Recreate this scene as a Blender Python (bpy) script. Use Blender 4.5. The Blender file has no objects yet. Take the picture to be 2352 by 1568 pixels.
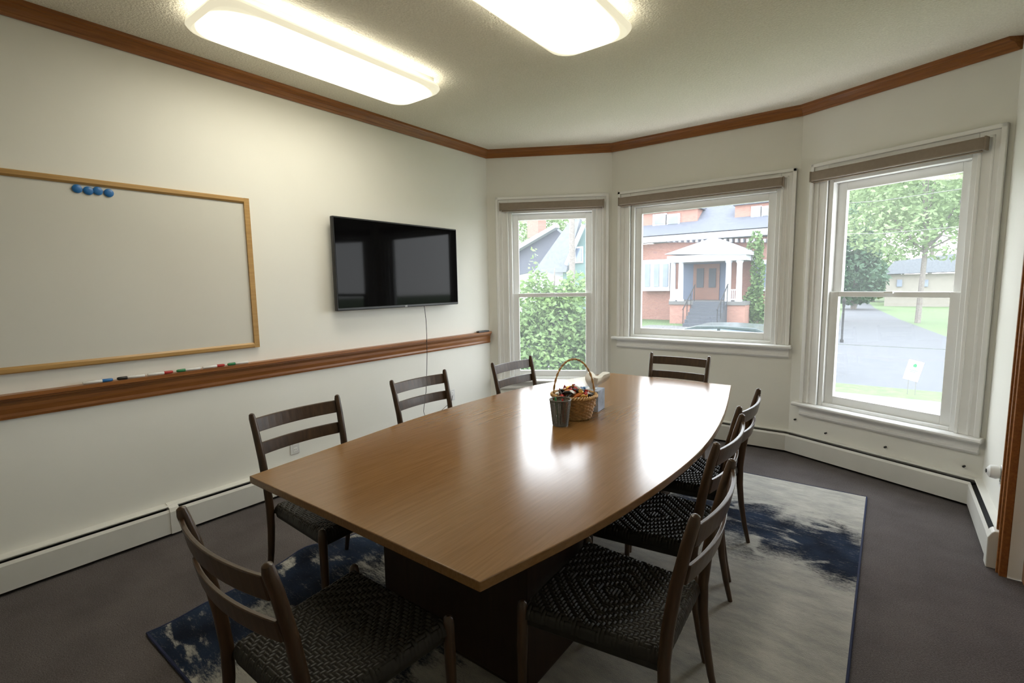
import bpy, bmesh, math, random
from mathutils import Vector, Matrix
random.seed(7)
C = bpy.context.scene.collection
PI = math.pi
rad = math.radians

# ------------------------------------------------------------------ camera
EYE = Vector((0, 0, 1.5))
FPX, PITCH, ROLL, YAW = 1136.4, rad(6.533), rad(-0.955), rad(37.28)
Fv = Vector((-math.sin(YAW)*math.cos(PITCH), math.cos(YAW)*math.cos(PITCH), -math.sin(PITCH)))
Rt = Vector((math.cos(YAW), math.sin(YAW), 0)); Uv = Rt.cross(Fv)
r2 = Rt*math.cos(ROLL)+Uv*math.sin(ROLL); u2 = -Rt*math.sin(ROLL)+Uv*math.cos(ROLL)
cam = bpy.data.cameras.new('camera'); cam.sensor_width = 36; cam.lens = 36*FPX/2352
cam.clip_start = .02; cam.clip_end = 500
co = bpy.data.objects.new('camera', cam); C.objects.link(co)
M = Matrix((( r2.x, u2.x, -Fv.x, 0), (r2.y, u2.y, -Fv.y, 0), (r2.z, u2.z, -Fv.z, 1.5), (0, 0, 0, 1)))
co.matrix_world = M
bpy.context.scene.camera = co

def PX(x, y, Y):                       # point of the place seen at this pixel, standing at depth Y
    a = (x-1176)/FPX; b = (y-784)/FPX
    d = r2*a-u2*b+Fv
    return EYE+d*(Y/d.y)

# ------------------------------------------------------------------ materials
def newmat(name):
    m = bpy.data.materials.new(name); m.use_nodes = True
    nt = m.node_tree; b = nt.nodes['Principled BSDF']
    return m, nt, b
def node(nt, t, **kw):
    n = nt.nodes.new(t)
    for k, v in kw.items(): setattr(n, k, v)
    return n
def coords(nt, scale=(1, 1, 1), rot=(0, 0, 0)):
    tc = node(nt, 'ShaderNodeTexCoord'); mp = node(nt, 'ShaderNodeMapping')
    mp.inputs['Scale'].default_value = scale; mp.inputs['Rotation'].default_value = rot
    nt.links.new(tc.outputs['Object'], mp.inputs['Vector'])
    return mp.outputs['Vector']
def ramp(nt, fac, stops):
    r = node(nt, 'ShaderNodeValToRGB'); e = r.color_ramp.elements
    while len(e) < len(stops): e.new(.5)
    for i, (p, c) in enumerate(stops): e[i].position = p; e[i].color = (*c, 1)
    nt.links.new(fac, r.inputs['Fac']); return r.outputs['Color']
def noise(nt, vec, scale, detail=4, rough=.5, dist=0):
    n = node(nt, 'ShaderNodeTexNoise')
    n.inputs['Scale'].default_value = scale; n.inputs['Detail'].default_value = detail
    n.inputs['Roughness'].default_value = rough; n.inputs['Distortion'].default_value = dist
    nt.links.new(vec, n.inputs['Vector']); return n.outputs['Fac']
def bump(nt, b, h, strength=.3, dist=.01):
    n = node(nt, 'ShaderNodeBump'); n.inputs['Strength'].default_value = strength; n.inputs['Distance'].default_value = dist
    nt.links.new(h, n.inputs['Height']); nt.links.new(n.outputs['Normal'], b.inputs['Normal'])
def plain(name, col, rough=.5, var=.06, scale=12, bmp=0, metal=0, spec=.5, bscale=None, bdist=.002):
    m, nt, b = newmat(name)
    v = coords(nt); f = noise(nt, v, scale)
    lo = tuple(max(0, c*(1-var)) for c in col); hi = tuple(min(1, c*(1+var)) for c in col)
    nt.links.new(ramp(nt, f, [(.3, lo), (.7, hi)]), b.inputs['Base Color'])
    b.inputs['Roughness'].default_value = rough; b.inputs['Metallic'].default_value = metal
    b.inputs['Specular IOR Level'].default_value = spec
    if bmp: bump(nt, b, noise(nt, v, bscale or scale*4, 3), bmp, bdist)
    return m
def wood(name, dark, light, scale=(1.5, 30, 30), rough=.4, spec=.5, detail=6, rot=(0,0,0)):
    m, nt, b = newmat(name)
    v = coords(nt, scale, rot); f = noise(nt, v, 2.2, detail, .6, .4)
    nt.links.new(ramp(nt, f, [(.25, dark), (.75, light)]), b.inputs['Base Color'])
    b.inputs['Roughness'].default_value = rough; b.inputs['Specular IOR Level'].default_value = spec
    bump(nt, b, f, .05, .0006)
    return m
MAT = {}
MAT['wall'] = plain('wall_paint', (.82, .81, .745), .6, .012, 3, .12, bscale=60, bdist=.001)
MAT['trimw'] = plain('white_trim_paint', (.85, .845, .82), .35, .02, 5)
MAT['heater'] = plain('heater_enamel', (.72, .71, .66), .35, .03, 6)
MAT['vinyl'] = plain('white_vinyl', (.84, .84, .82), .3, .02, 5)
MAT['oakred'] = wood('red_oak_stain', (.18, .058, .013), (.36, .14, .034), rough=.35)
MAT['oak'] = wood('light_oak', (.38, .21, .065), (.52, .32, .115), rough=.35)
MAT['table'] = wood('table_walnut_laminate', (.185, .088, .026), (.265, .138, .048), (60, 2.2, 30), rough=.20, spec=.8)
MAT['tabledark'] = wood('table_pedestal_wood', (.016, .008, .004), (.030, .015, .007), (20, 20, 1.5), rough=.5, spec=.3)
MAT['chair'] = wood('chair_brown_wood', (.030, .0155, .007), (.080, .042, .019), (25, 25, 2), rough=.33)
MAT['black'] = plain('black_plastic', (.010, .010, .011), .35)
MAT['slot'] = plain('dark_slot', (.008, .008, .008), .8)
MAT['blind'] = plain('taupe_blind_fabric', (.26, .205, .155), .7, .06, 40, .2)
MAT['cord'] = plain('seat_cord', (.016, .0135, .0095), .46, .3, 30, spec=.35)
MAT['blue'] = plain('blue_plastic', (.02, .15, .42), .35)
MAT['red'] = plain('red_plastic', (.40, .02, .015), .35)
MAT['green'] = plain('green_plastic', (.02, .20, .07), .35)
MAT['white'] = plain('white_plastic', (.7, .7, .68), .4)
MAT['gold'] = plain('gold_foil', (.75, .45, .12), .3, .2, 60, metal=.6)
MAT['orange'] = plain('orange_plastic', (.5, .14, .025), .4)
MAT['wicker'] = plain('wicker', (.50, .30, .12), .5, .3, 50, .3)
MAT['tissue'] = plain('tissue_paper', (.88, .88, .86), .9)
MAT['boxblue'] = plain('tissue_box_card', (.36, .42, .52), .6, .25, 22)
MAT['greymetal'] = plain('grey_wire', (.17, .165, .155), .4, metal=.5)
MAT['brass'] = plain('brass', (.6, .42, .15), .3, metal=.9)
MAT['board'] = plain('whiteboard_gloss', (.69, .675, .61), .14, .02, 1.2, spec=.7)
MAT['sash'] = plain('sash_white', (.84, .84, .82), .35, .02, 5)

m, nt, b = newmat('textured_ceiling'); v = coords(nt)
nt.links.new(ramp(nt, noise(nt, v, 90, 4, .7), [(.30, (.74, .69, .58)), (.70, (.90, .85, .73))]), b.inputs['Base Color'])
b.inputs['Roughness'].default_value = .95; bump(nt, b, noise(nt, v, 85, 3, .55), .75, .009); MAT['ceiling'] = m
m, nt, b = newmat('grey_carpet'); v = coords(nt)
mx = node(nt, 'ShaderNodeMix', data_type='RGBA', blend_type='MULTIPLY'); mx.inputs[0].default_value = 1
nt.links.new(ramp(nt, noise(nt, v, 170, 3, .7), [(.3, (.45, .45, .45)), (.7, (1, 1, 1))]), mx.inputs[6])
nt.links.new(ramp(nt, noise(nt, v, 3, 5, .6), [(.3, (.130, .113, .110)), (.7, (.180, .158, .153))]), mx.inputs[7])
nt.links.new(mx.outputs[2], b.inputs['Base Color']); b.inputs['Roughness'].default_value = 1; b.inputs['Specular IOR Level'].default_value = .1
bump(nt, b, noise(nt, v, 220, 3), .8, .006); MAT['carpet'] = m

# rug: cream field, navy brush strokes
m, nt, b = newmat('abstract_rug'); tc = node(nt, 'ShaderNodeTexCoord'); L = nt.links.new
def mth(op, a, c=None, cl=False, nt_=None):
    T_ = nt_ or nt
    n = node(T_, 'ShaderNodeMath', operation=op, use_clamp=cl)
    for i, x in enumerate((a, c)):
        if x is None: continue
        if isinstance(x, (int, float)): n.inputs[i].default_value = x
        else: T_.links.new(x, n.inputs[i])
    return n.outputs[0]
sp = node(nt, 'ShaderNodeSeparateXYZ'); L(tc.outputs['Object'], sp.inputs[0])
n1 = mth('SUBTRACT', noise(nt, coords(nt), 1.3, 3, .5, .8), .5)
mpv = coords(nt, (2.0, 1, 1), (0, 0, .5)); n2 = mth('SUBTRACT', noise(nt, mpv, 1.9, 3, .5, .6), .5)
xs = mth('ADD', sp.outputs[0], mth('MULTIPLY', n1, .9)); ys = mth('ADD', sp.outputs[1], mth('MULTIPLY', n2, .7))
def soft(val, lo, hi):   # 0 below lo, 1 above hi
    mr = node(nt, 'ShaderNodeMapRange'); mr.interpolation_type = 'SMOOTHSTEP'
    mr.inputs['From Min'].default_value = lo; mr.inputs['From Max'].default_value = hi
    nt.links.new(val, mr.inputs['Value']); return mr.outputs[0]
diag = mth('ADD', ys, mth('MULTIPLY', sp.outputs[0], .25))      # the band runs slightly slanted
band = mth('MULTIPLY', mth('SUBTRACT', 1, soft(mth('ABSOLUTE', mth('SUBTRACT', diag, 3.06)), .05, .50)), soft(xs, -2.1, -1.1))
left = mth('SUBTRACT', 1, soft(xs, -2.35, -1.75))
mid = mth('MULTIPLY', mth('SUBTRACT', 1, soft(mth('ABSOLUTE', mth('SUBTRACT', ys, 1.25)), .1, .5)), mth('SUBTRACT', 1, soft(xs, -1.6, -1.0)))
swirl = soft(noise(nt, coords(nt, (1.2, 2.4, 1), (0, 0, .6)), 2.1, 2, .5, 1.6), .50, .66)
mask = mth('SUBTRACT', mth('MAXIMUM', mth('MAXIMUM', band, left), mid), mth('MULTIPLY', swirl, .6))
brush = mth('SUBTRACT', noise(nt, coords(nt, (6, 30, 1), (0, 0, .35)), 1, 7, .8), .5)
fine = mth('SUBTRACT', noise(nt, coords(nt, (50, 130, 1), (0, 0, .35)), 1, 3, .8), .5)
msk = mth('ADD', mask, mth('ADD', mth('MULTIPLY', brush, 1.4), mth('MULTIPLY', fine, 1.3)))
blue = ramp(nt, noise(nt, coords(nt), 5, 5), [(.35, (.008, .011, .020)), (.65, (.020, .032, .060))])
cream = ramp(nt, noise(nt, coords(nt, (3, 8, 1), (0, 0, .3)), 1.6, 8, .72), [(.3, (.28, .278, .26)), (.5, (.39, .375, .335)), (.7, (.50, .475, .42))])
mx = node(nt, 'ShaderNodeMix', data_type='RGBA'); L(soft(msk, .10, .92), mx.inputs[0]); L(cream, mx.inputs[6]); L(blue, mx.inputs[7])
L(mx.outputs[2], b.inputs['Base Color']); b.inputs['Roughness'].default_value = 1; b.inputs['Specular IOR Level'].default_value = .1
bump(nt, b, noise(nt, coords(nt), 260, 3), .7, .005); MAT['rug'] = m
MAT['navy'] = plain('navy_binding', (.008, .014, .05), .9, .2, 80)

def emis(name, col, s):
    m, nt, b = newmat(name); b.inputs['Base Color'].default_value = (.8, .8, .75, 1)
    b.inputs['Emission Strength'].default_value = s
    nt.links.new(ramp(nt, noise(nt, coords(nt), 3, 2), [(.3, tuple(c*.97 for c in col)), (.7, col)]), b.inputs['Emission Color'])
    return m, nt, b
# lens: tubes run down the middle, so it is dimmer towards its rim and ends
MAT['lensedge'] = emis('acrylic_diffuser_edge', (1, .91, .66), .34)[0]
m, nt, b = emis('acrylic_diffuser_lit', (1, .93, .76), 6.0)
tc = node(nt, 'ShaderNodeTexCoord'); sp = node(nt, 'ShaderNodeSeparateXYZ'); nt.links.new(tc.outputs['Object'], sp.inputs[0])
ax = mth('POWER', mth('DIVIDE', mth('ABSOLUTE', sp.outputs[0]), .225), 2.5); ay = mth('POWER', mth('DIVIDE', mth('ABSOLUTE', sp.outputs[1]), .72), 8.0)
e_ = mth('SUBTRACT', 1, mth('MINIMUM', mth('ADD', ax, ay), 1.0))
nt.links.new(mth('ADD', mth('MULTIPLY', e_, 5.8), .36), b.inputs['Emission Strength'])
nt.links.new(ramp(nt, e_, [(0, (1, .92, .66)), (.6, (1, .955, .82))]), b.inputs['Emission Color']); MAT['lens'] = m
m, nt, b = newmat('tv_screen'); b.inputs['Roughness'].default_value = .05; b.inputs['Specular IOR Level'].default_value = .08
nt.links.new(ramp(nt, noise(nt, coords(nt), 2, 2), [(.3, (.0015, .0015, .002)), (.7, (.0025, .0025, .003))]), b.inputs['Base Color']); MAT['screen'] = m
m = bpy.data.materials.new('window_glass'); m.use_nodes = True; nt = m.node_tree; nt.nodes.clear()
o_ = node(nt, 'ShaderNodeOutputMaterial'); t_ = node(nt, 'ShaderNodeBsdfTransparent'); g_ = node(nt, 'ShaderNodeBsdfGlossy'); x_ = node(nt, 'ShaderNodeMixShader')
d_ = node(nt, 'ShaderNodeBsdfTranslucent'); y_ = node(nt, 'ShaderNodeMixShader'); d_.inputs[0].default_value = (.9, .94, 1, 1); y_.inputs[0].default_value = .018  # a little translucent white mixed in paints glare haze over the panes
t_.inputs[0].default_value = (.97, .98, .98, 1); g_.inputs['Roughness'].default_value = .02; x_.inputs[0].default_value = .04
nt.links.new(t_.outputs[0], x_.inputs[1]); nt.links.new(g_.outputs[0], x_.inputs[2]); nt.links.new(x_.outputs[0], y_.inputs[1]); nt.links.new(d_.outputs[0], y_.inputs[2]); nt.links.new(y_.outputs[0], o_.inputs[0]); MAT['glass'] = m
# outdoors
def leafm(name, a, c):
    m, nt, b = newmat(name)
    nt.links.new(ramp(nt, noise(nt, coords(nt), 2.5, 5, .7), [(.3, a), (.7, c)]), b.inputs['Base Color']); b.inputs['Roughness'].default_value = .6
    tr = node(nt, 'ShaderNodeBsdfTranslucent'); tr.inputs[0].default_value = (*c, 1); ms = node(nt, 'ShaderNodeMixShader'); ms.inputs[0].default_value = .3
    out = nt.nodes['Material Output']; nt.links.new(b.outputs[0], ms.inputs[1]); nt.links.new(tr.outputs[0], ms.inputs[2]); nt.links.new(ms.outputs[0], out.inputs[0])
    return m
MAT['leaf1'] = leafm('shrub_leaves', (.055, .11, .035), (.16, .24, .085))
MAT['leaf2'] = leafm('pale_tree_leaves', (.12, .19, .075), (.23, .31, .15))
MAT['leaf3'] = leafm('dark_conifer_needles', (.03, .075, .04), (.07, .135, .07))
MAT['bark'] = plain('bark', (.15, .135, .12), .9, .3, 20, .4)
MAT['grass'] = plain('lawn', (.062, .100, .030), .95, .25, 6, .4, bscale=200)
MAT['asphalt'] = plain('asphalt', (.052, .054, .060), .9, .08, 3)
MAT['concrete'] = plain('concrete', (.088, .086, .083), .9, .06, 3)
m, nt, b = newmat('red_brick'); bt = node(nt, 'ShaderNodeTexBrick'); bt.inputs['Scale'].default_value = 5
bt.inputs['Color1'].default_value = (.20, .088, .065, 1); bt.inputs['Color2'].default_value = (.255, .12, .088, 1); bt.inputs['Mortar'].default_value = (.24, .19, .17, 1)
nt.links.new(coords(nt, (1, 1, 1), (PI/2, 0, 0)), bt.inputs['Vector']); nt.links.new(bt.outputs['Color'], b.inputs['Base Color']); b.inputs['Roughness'].default_value = .9; MAT['brick'] = m
MAT['shingle'] = plain('grey_shingle', (.075, .08, .10), .9, .15, 8)
MAT['paleroof'] = plain('pale_shingle', (.14, .15, .17), .9, .12, 8)
MAT['housewhite'] = plain('house_white_paint', (.37, .38, .415), .6, .02)
MAT['siding'] = plain('green_siding', (.08, .13, .125), .7, .06, 4)
MAT['tan'] = plain('tan_siding', (.22, .20, .17), .7, .06, 4)
MAT['door'] = plain('brown_door', (.12, .05, .03), .5, .15, 4)
MAT['hglass'] = plain('house_window_glass', (.11, .14, .19), .15, .2, 2)
MAT['porchshade'] = plain('porch_shade', (.085, .105, .15), .8, .05)  # dim blue shade inside the portico, put into the colour
MAT['stair'] = plain('dark_stair', (.035, .04, .05), .7, .1)
MAT['carpaint'] = plain('dark_green_car_paint', (.010, .022, .020), .25, .1, 3, spec=.25)

# ------------------------------------------------------------------ mesh builder
class MB:
    def __init__(s): s.v = []; s.f = []; s.mi = []; s.cur = 0
    def add(s, vs, fs):
        o = len(s.v); s.v += [tuple(p) for p in vs]; s.f += [[i+o for i in q] for q in fs]; s.mi += [s.cur]*len(fs)
    def box(s, x0, x1, y0, y1, z0, z1):
        s.add([(x, y, z) for x in (x0, x1) for y in (y0, y1) for z in (z0, z1)],
              [(0, 1, 3, 2), (4, 6, 7, 5), (0, 4, 5, 1), (2, 3, 7, 6), (0, 2, 6, 4), (1, 5, 7, 3)]); return s
    def prof(s, pts, x0, x1, k0=0, k1=0):       # (y,z) profile swept along x, mitred ends
        n = len(pts)
        vs = [(x0-y*k0, y, z) for y, z in pts]+[(x1+y*k1, y, z) for y, z in pts]
        s.add(vs, [(i, (i+1) % n, (i+1) % n+n, i+n) for i in range(n)]+[list(range(n)), list(range(2*n-1, n-1, -1))]); return s
    def loft(s, rings, cap=True):
        n = len(rings[0]); vs = [p for r in rings for p in r]; fs = []
        for k in range(len(rings)-1):
            for i in range(n): fs.append((k*n+i, k*n+(i+1) % n, (k+1)*n+(i+1) % n, (k+1)*n+i))
        if cap: fs += [list(range(n)), list(range((len(rings)-1)*n, len(rings)*n))]
        s.add(vs, fs); return s
    def poly(s, pts, z0, z1): return s.loft([[(x, y, z0) for x, y in pts], [(x, y, z1) for x, y in pts]])
    def polyY(s, pts, y0, y1): return s.loft([[(x, y0, z) for x, z in pts], [(x, y1, z) for x, z in pts]])
    def lathe(s, pts, cx=0, cy=0, n=24, cap=True):
        return s.loft([[(cx+r*math.cos(2*PI*i/n), cy+r*math.sin(2*PI*i/n), z) for i in range(n)] for r, z in pts], cap)
    def tube(s, path, r, n=10, closed=False, flat=1):
        P = [Vector(p) for p in path]; R_ = r if isinstance(r, (list, tuple)) else [r]*len(P); rings = []
        prev = None
        for i, p in enumerate(P):
            if closed: t = P[(i+1) % len(P)]-P[i-1]
            else: t = P[min(i+1, len(P)-1)]-P[max(i-1, 0)]
            t.normalize()
            if prev is None:
                a = Vector((0, 0, 1)) if abs(t.z) < .9 else Vector((1, 0, 0)); u = t.cross(a).normalized()
            else: u = (prev-t*prev.dot(t)).normalized()
            prev = u; w = t.cross(u)
            rings.append([p+(u*math.cos(2*PI*j/n)+w*math.sin(2*PI*j/n)*flat)*R_[i] for j in range(n)])
        if closed: rings.append(rings[0])
        return s.loft(rings, not closed)
    def build(s, name, mat, parent=None, loc=(0, 0, 0), rotz=0, smooth=False, bevel=0, rot=None):
        me = bpy.data.meshes.new(name); me.from_pydata(s.v, [], s.f)
        mats = mat if isinstance(mat, (list, tuple)) else [mat]
        for q in mats: me.materials.append(MAT[q] if isinstance(q, str) else q)
        if len(mats) > 1:
            for p, i in zip(me.polygons, s.mi): p.material_index = i
        bm = bmesh.new(); bm.from_mesh(me); bmesh.ops.recalc_face_normals(bm, faces=bm.faces); bm.to_mesh(me); bm.free()
        if smooth:
            for p in me.polygons: p.use_smooth = True
            me.set_sharp_from_angle(angle=rad(40))
        o = bpy.data.objects.new(name, me); C.objects.link(o); o.parent = parent; o.location = loc
        o.rotation_euler = rot if rot else (0, 0, rotz)
        if bevel:
            bv = o.modifiers.new('bevel', 'BEVEL'); bv.width = bevel; bv.segments = 2; bv.limit_method = 'ANGLE'
        return o
def tag(o, label, cat, group=None, kind=None):
    if label: o['label'] = label
    if cat: o['category'] = cat
    if group: o['group'] = group
    if kind: o['kind'] = kind
    return o
def struct(o): o['kind'] = 'structure'; return o
def thing(name, label, cat, loc=(0, 0, 0), rotz=0, group=None):
    o = bpy.data.objects.new(name, None); C.objects.link(o); o.location = loc; o.rotation_euler = (0, 0, rotz); o.empty_display_size = .1
    return tag(o, label, cat, group)
def dup(root, loc, rotz, label=None, group=None):
    r = root.copy(); C.objects.link(r); r.location = loc; r.rotation_euler = (0, 0, rotz)
    if label: r['label'] = label
    if group: r['group'] = group
    for ch in list(root.children):
        c = ch.copy(); C.objects.link(c); c.parent = r
        for g in ch.children:
            d = g.copy(); C.objects.link(d); d.parent = c
    return r
def rrect(x0, x1, y0, y1, r, z, n=6):
    out = []
    for cx, cy, a0 in ((x1-r, y1-r, 0), (x0+r, y1-r, PI/2), (x0+r, y0+r, PI), (x1-r, y0+r, 1.5*PI)):
        for k in range(n+1):
            a = a0+PI/2*k/n; out.append((cx+r*math.cos(a), cy+r*math.sin(a), z))
    return out

# ------------------------------------------------------------------ room shell
CEIL = 2.91
# wall frames: origin, rotation, length ; local x along the wall, local +y outwards
WL = ((-3.49, -1.3, 0), rad(90), 5.48)
WA = ((-3.49, 4.18, 0), rad(30.05), 1.317)
WB = ((-2.35, 4.84, 0), 0, 1.71)
WC = ((-.64, 4.84, 0), rad(-24.0), 1.303)
WD = ((.55, 4.31, 0), rad(-90), 5.61)
T = lambda deg: math.tan(rad(deg)/2)
KLA, KAB, KBC, KCD = T(60), T(30), T(24), T(66)
def rc(x0, x1, z0, z1, k0=0, k1=0, mb=None, y0=0, y1=.16):
    return (mb or MB()).prof([(y0, z0), (y1, z0), (y1, z1), (y0, z1)], x0, x1, k0, k1)
def wall(name, W, k0, k1, hole=None, x0=0, z1=CEIL):
    mb = MB(); Lw = W[2]
    if hole:
        a, b_, c, d = hole
        rc(x0, a, 0, z1, k0, 0, mb); rc(b_, Lw, 0, z1, 0, k1, mb); rc(a, b_, 0, c, 0, 0, mb); rc(a, b_, d, z1, 0, 0, mb)
    else: rc(x0, Lw, 0, z1, k0, k1, mb)
    return struct(mb.build(name, 'wall', None, W[0], W[1]))
def wspec(c, gh, z0, z1): return dict(c=c, gh=gh, z0=z0, z1=z1, hole=(c-gh-.10, c+gh+.10, z0-.09, z1+.10))
SA = wspec(.69, .36, .555, 2.19); SB = wspec(.893, .578, 1.033, 2.19); SC = wspec(.69, .355, .555, 2.19)
wall('wall_left', WL, 0, KLA)
wall('wall_bay_left', WA, KLA, KAB, SA['hole'])
wall('wall_bay_centre', WB, KAB, KBC, SB['hole'])
wall('wall_bay_right', WC, KBC, KCD, SC['hole'])
mb = MB(); rc(0, .97, 0, CEIL, KCD, 0, mb); rc(1.87, 5.61, 0, CEIL, 0, 0, mb); rc(.97, 1.87, 2.1, CEIL, 0, 0, mb)
struct(mb.build('wall_right', 'wall', None, WD[0], WD[1]))
struct(MB().box(-3.65, .71, -1.46, -1.3, 0, CEIL).build('wall_back', 'wall'))
outl = [(-3.6, -1.42), (.7, -1.42), (.66, 4.36), (-.6, 4.93), (-2.4, 4.93), (-3.6, 4.25)]
struct(MB().poly(outl, -.15, 0).build('floor', 'carpet'))
struct(MB().poly(outl, CEIL, CEIL+.12).build('ceiling', 'ceiling'))

crown = [(0, 2.835), (-.012, 2.833), (-.018, 2.848), (-.024, 2.852), (-.034, 2.872), (-.05, 2.884), (-.056, 2.884), (-.065, 2.892), (-.066, CEIL), (0, CEIL)]
for i, (W, k0, k1) in enumerate(((WL, 0, KLA), (WA, KLA, KAB), (WB, KAB, KBC), (WC, KBC, KCD))):
    struct(MB().prof(crown, 0, W[2]-.001, k0, k1).build('trim_%d' % (i+1), 'oakred', None, W[0], W[1]))
rail = [(0, .872), (-.014, .872), (-.018, .885), (-.014, .90), (-.020, .925), (-.020, .945), (-.034, .962), (-.046, .968), (-.046, .975), (-.062, .980), (-.062, 1.0), (0, 1.0)]
struct(MB().prof(rail, 0, 5.478, 0, KLA).build('trim_5', 'oakred', None, WL[0], WL[1]))

# windows
def window(num, W, S, double):
    c, gh, z0, z1 = S['c'], S['gh'], S['z0'], S['z1']; a, b_, hz0, hz1 = S['hole']
    w = bpy.data.objects.new('window_%d' % num, None); C.objects.link(w); w.location = W[0]; w.rotation_euler = (0, 0, W[1]); struct(w)
    zs = hz0                      # stool top
    cw = .135; oa, ob, ot = a-cw, b_+cw, hz1+cw
    ob = min(ob, W[2]-.025)
    m = MB()
    for (p, q) in ((oa, a), (b_, ob)):
        m.box(p, q, -.018, 0, zs, ot)
    m.box(a, b_, -.018, 0, hz1, ot)
    # outer back band, inner bead and mid flute
    m.box(oa, oa+.028, -.034, 0, zs, ot); m.box(ob-.028, ob, -.034, 0, zs, ot); m.box(oa, ob, -.034, 0, ot-.028, ot)
    m.box(a-.02, a, -.028, 0, zs, hz1+.02); m.box(b_, b_+.02, -.028, 0, zs, hz1+.02); m.box(a-.02, b_+.02, -.028, 0, hz1, hz1+.02)
    m.box(oa+.055, oa+.07, -.024, 0, zs, ot-.055); m.box(ob-.07, ob-.055, -.024, 0, zs, ot-.055); m.box(oa+.055, ob-.055, -.024, 0, ot-.07, ot-.055)
    m.build('casing', 'trimw', w, bevel=.004)
    # stool + apron
    MB().prof([(.03, zs-.03), (-.065, zs-.03), (-.075, zs-.02), (-.075, zs-.008), (-.065, zs), (.03, zs)], max(oa-.045, .01), min(ob+.045, W[2]-.005)).build('stool', 'trimw', w)
    m = MB(); m.prof([(0, zs-.115), (-.018, zs-.115), (-.03, zs-.10), (-.03, zs-.085), (-.02, zs-.08), (-.02, zs-.045), (-.04, zs-.03), (0, zs-.03)], oa, ob); m.build('apron', 'trimw', w)
    # jamb liner / window frame
    j = .035; m = MB()
    m.box(a, a+j, .0, .14, hz0, hz1); m.box(b_-j, b_, .0, .14, hz0, hz1); m.box(a+j, b_-j, .0, .14, hz1-j, hz1); m.box(a+j, b_-j, .0, .14, hz0, hz0+j*.7)
    m.build('window_frame', 'vinyl', w, bevel=.003)
    A, B = a+j, b_-j; Z0, Z1 = hz0+j*.7, hz1-j
    def sash(s0, s1, y, bot, top, nm):
        m = MB(); gx0, gx1 = c-gh, c+gh
        m.box(A, gx0, y, y+.035, s0, s1); m.box(gx1, B, y, y+.035, s0, s1)
        m.box(gx0, gx1, y, y+.035, s0, s0+bot); m.box(gx0, gx1, y, y+.035, s1-top, s1)
        o = m.build(nm, 'sash', w, bevel=.003)
        MB().box(gx0, gx1, y+.015, y+.02, s0+bot, s1-top).build('pane', 'glass', o)
        return o
    if double:
        zm = 1.385
        sash(zm-.015, Z1, .07, .03, Z1-z1, 'upper_sash')
        lo = sash(Z0, zm+.018, .03, z0-Z0, .04, 'lower_sash')
        MB().box(c-.03, c+.03, .005, .03, zm+.005, zm+.022).build('sash_lock', 'vinyl', lo, bevel=.003)
    else: sash(Z0, Z1, .04, z0-Z0, Z1-z1, 'fixed_sash')
    return w
window(1, WA, SA, True); window(2, WB, SB, False); window(3, WC, SC, True)

def blind(W, s0, s1, label):
    t = thing('roller_blind', label, 'blind', W[0], W[1], None)
    MB().prof([(-.034, 2.288), (-.078, 2.280), (-.086, 2.288), (-.086, 2.35), (-.078, 2.357), (-.034, 2.357)], s0+.008, s1-.008).build('cassette', 'blind', t, bevel=.004)
    for s in (s0, s1-.008): MB().box(s, s+.008, -.088, -.034, 2.277, 2.359).build('end_cap', 'blind', t)
    MB().tube([(s0+.02, -.06, 2.275), (s1-.02, -.06, 2.275)], .007, 8).build('hem_bar', 'blind', t, smooth=True)
blind(WA, .145, 1.235, 'rolled-up taupe roller blind across the narrow left bay window')
blind(WB, .11, 1.60, 'rolled-up taupe roller blind above the middle window facing the brick house')
blind(WC, .125, 1.20, 'rolled-up taupe roller blind above the right bay window facing the driveway')

# heaters
def heater(W, x0, x1, k0, k1, label, seams=(), caps=(), gap=.022):
    t = thing('baseboard_heater', label, 'heater', W[0], W[1])
    h = -.056+gap
    MB().prof([(0, .02), (-.002, .02), (-.006, .184), (h, .184), (h-.002, .180), (h-.004, .186), (h, .191), (0, .194)], x0, x1, k0, k1).build('hood', 'heater', t)
    MB().prof([(-.055, .025), (-.066, .02), (-.070, .155), (-.062, .171), (-.058, .170), (-.063, .153)], x0, x1, k0, k1).build('front_panel', 'heater', t)
    MB().prof([(-.008, .03), (-.052, .03), (-.056, .155), (-.008, .160)], x0+.01, x1-.01, k0, k1).build('fin_core', 'slot', t)
    for s in seams: MB().prof([(-.056, .02), (-.070, .018), (-.074, .156), (-.064, .178), (-.036, .195), (-.003, .198)], s, s+.05).build('joint_cover', 'heater', t)
    for s in caps: MB().prof([(0, .0), (-.072, .0), (-.074, .162), (-.060, .190), (-.05, .2), (0, .202)], s-.07, s).build('end_cap', 'heater', t, bevel=.004)
heater(WL, 0.1, 5.48, 0, KLA, 'long white baseboard heater along the whiteboard wall', (2.32, 3.9), gap=.010)
heater(WA, 0, 1.317, KLA, KAB, 'white baseboard heater under the narrow left bay window')
heater(WB, 0, 1.71, KAB, KBC, 'white baseboard heater under the middle window behind the far end chair')
heater(WC, 0, 1.303, KBC, KCD, 'white baseboard heater under the right bay window')
heater(WD, 0, .84, KCD, 0, 'short white baseboard heater beside the wooden door casing', (), (.90,))

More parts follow.
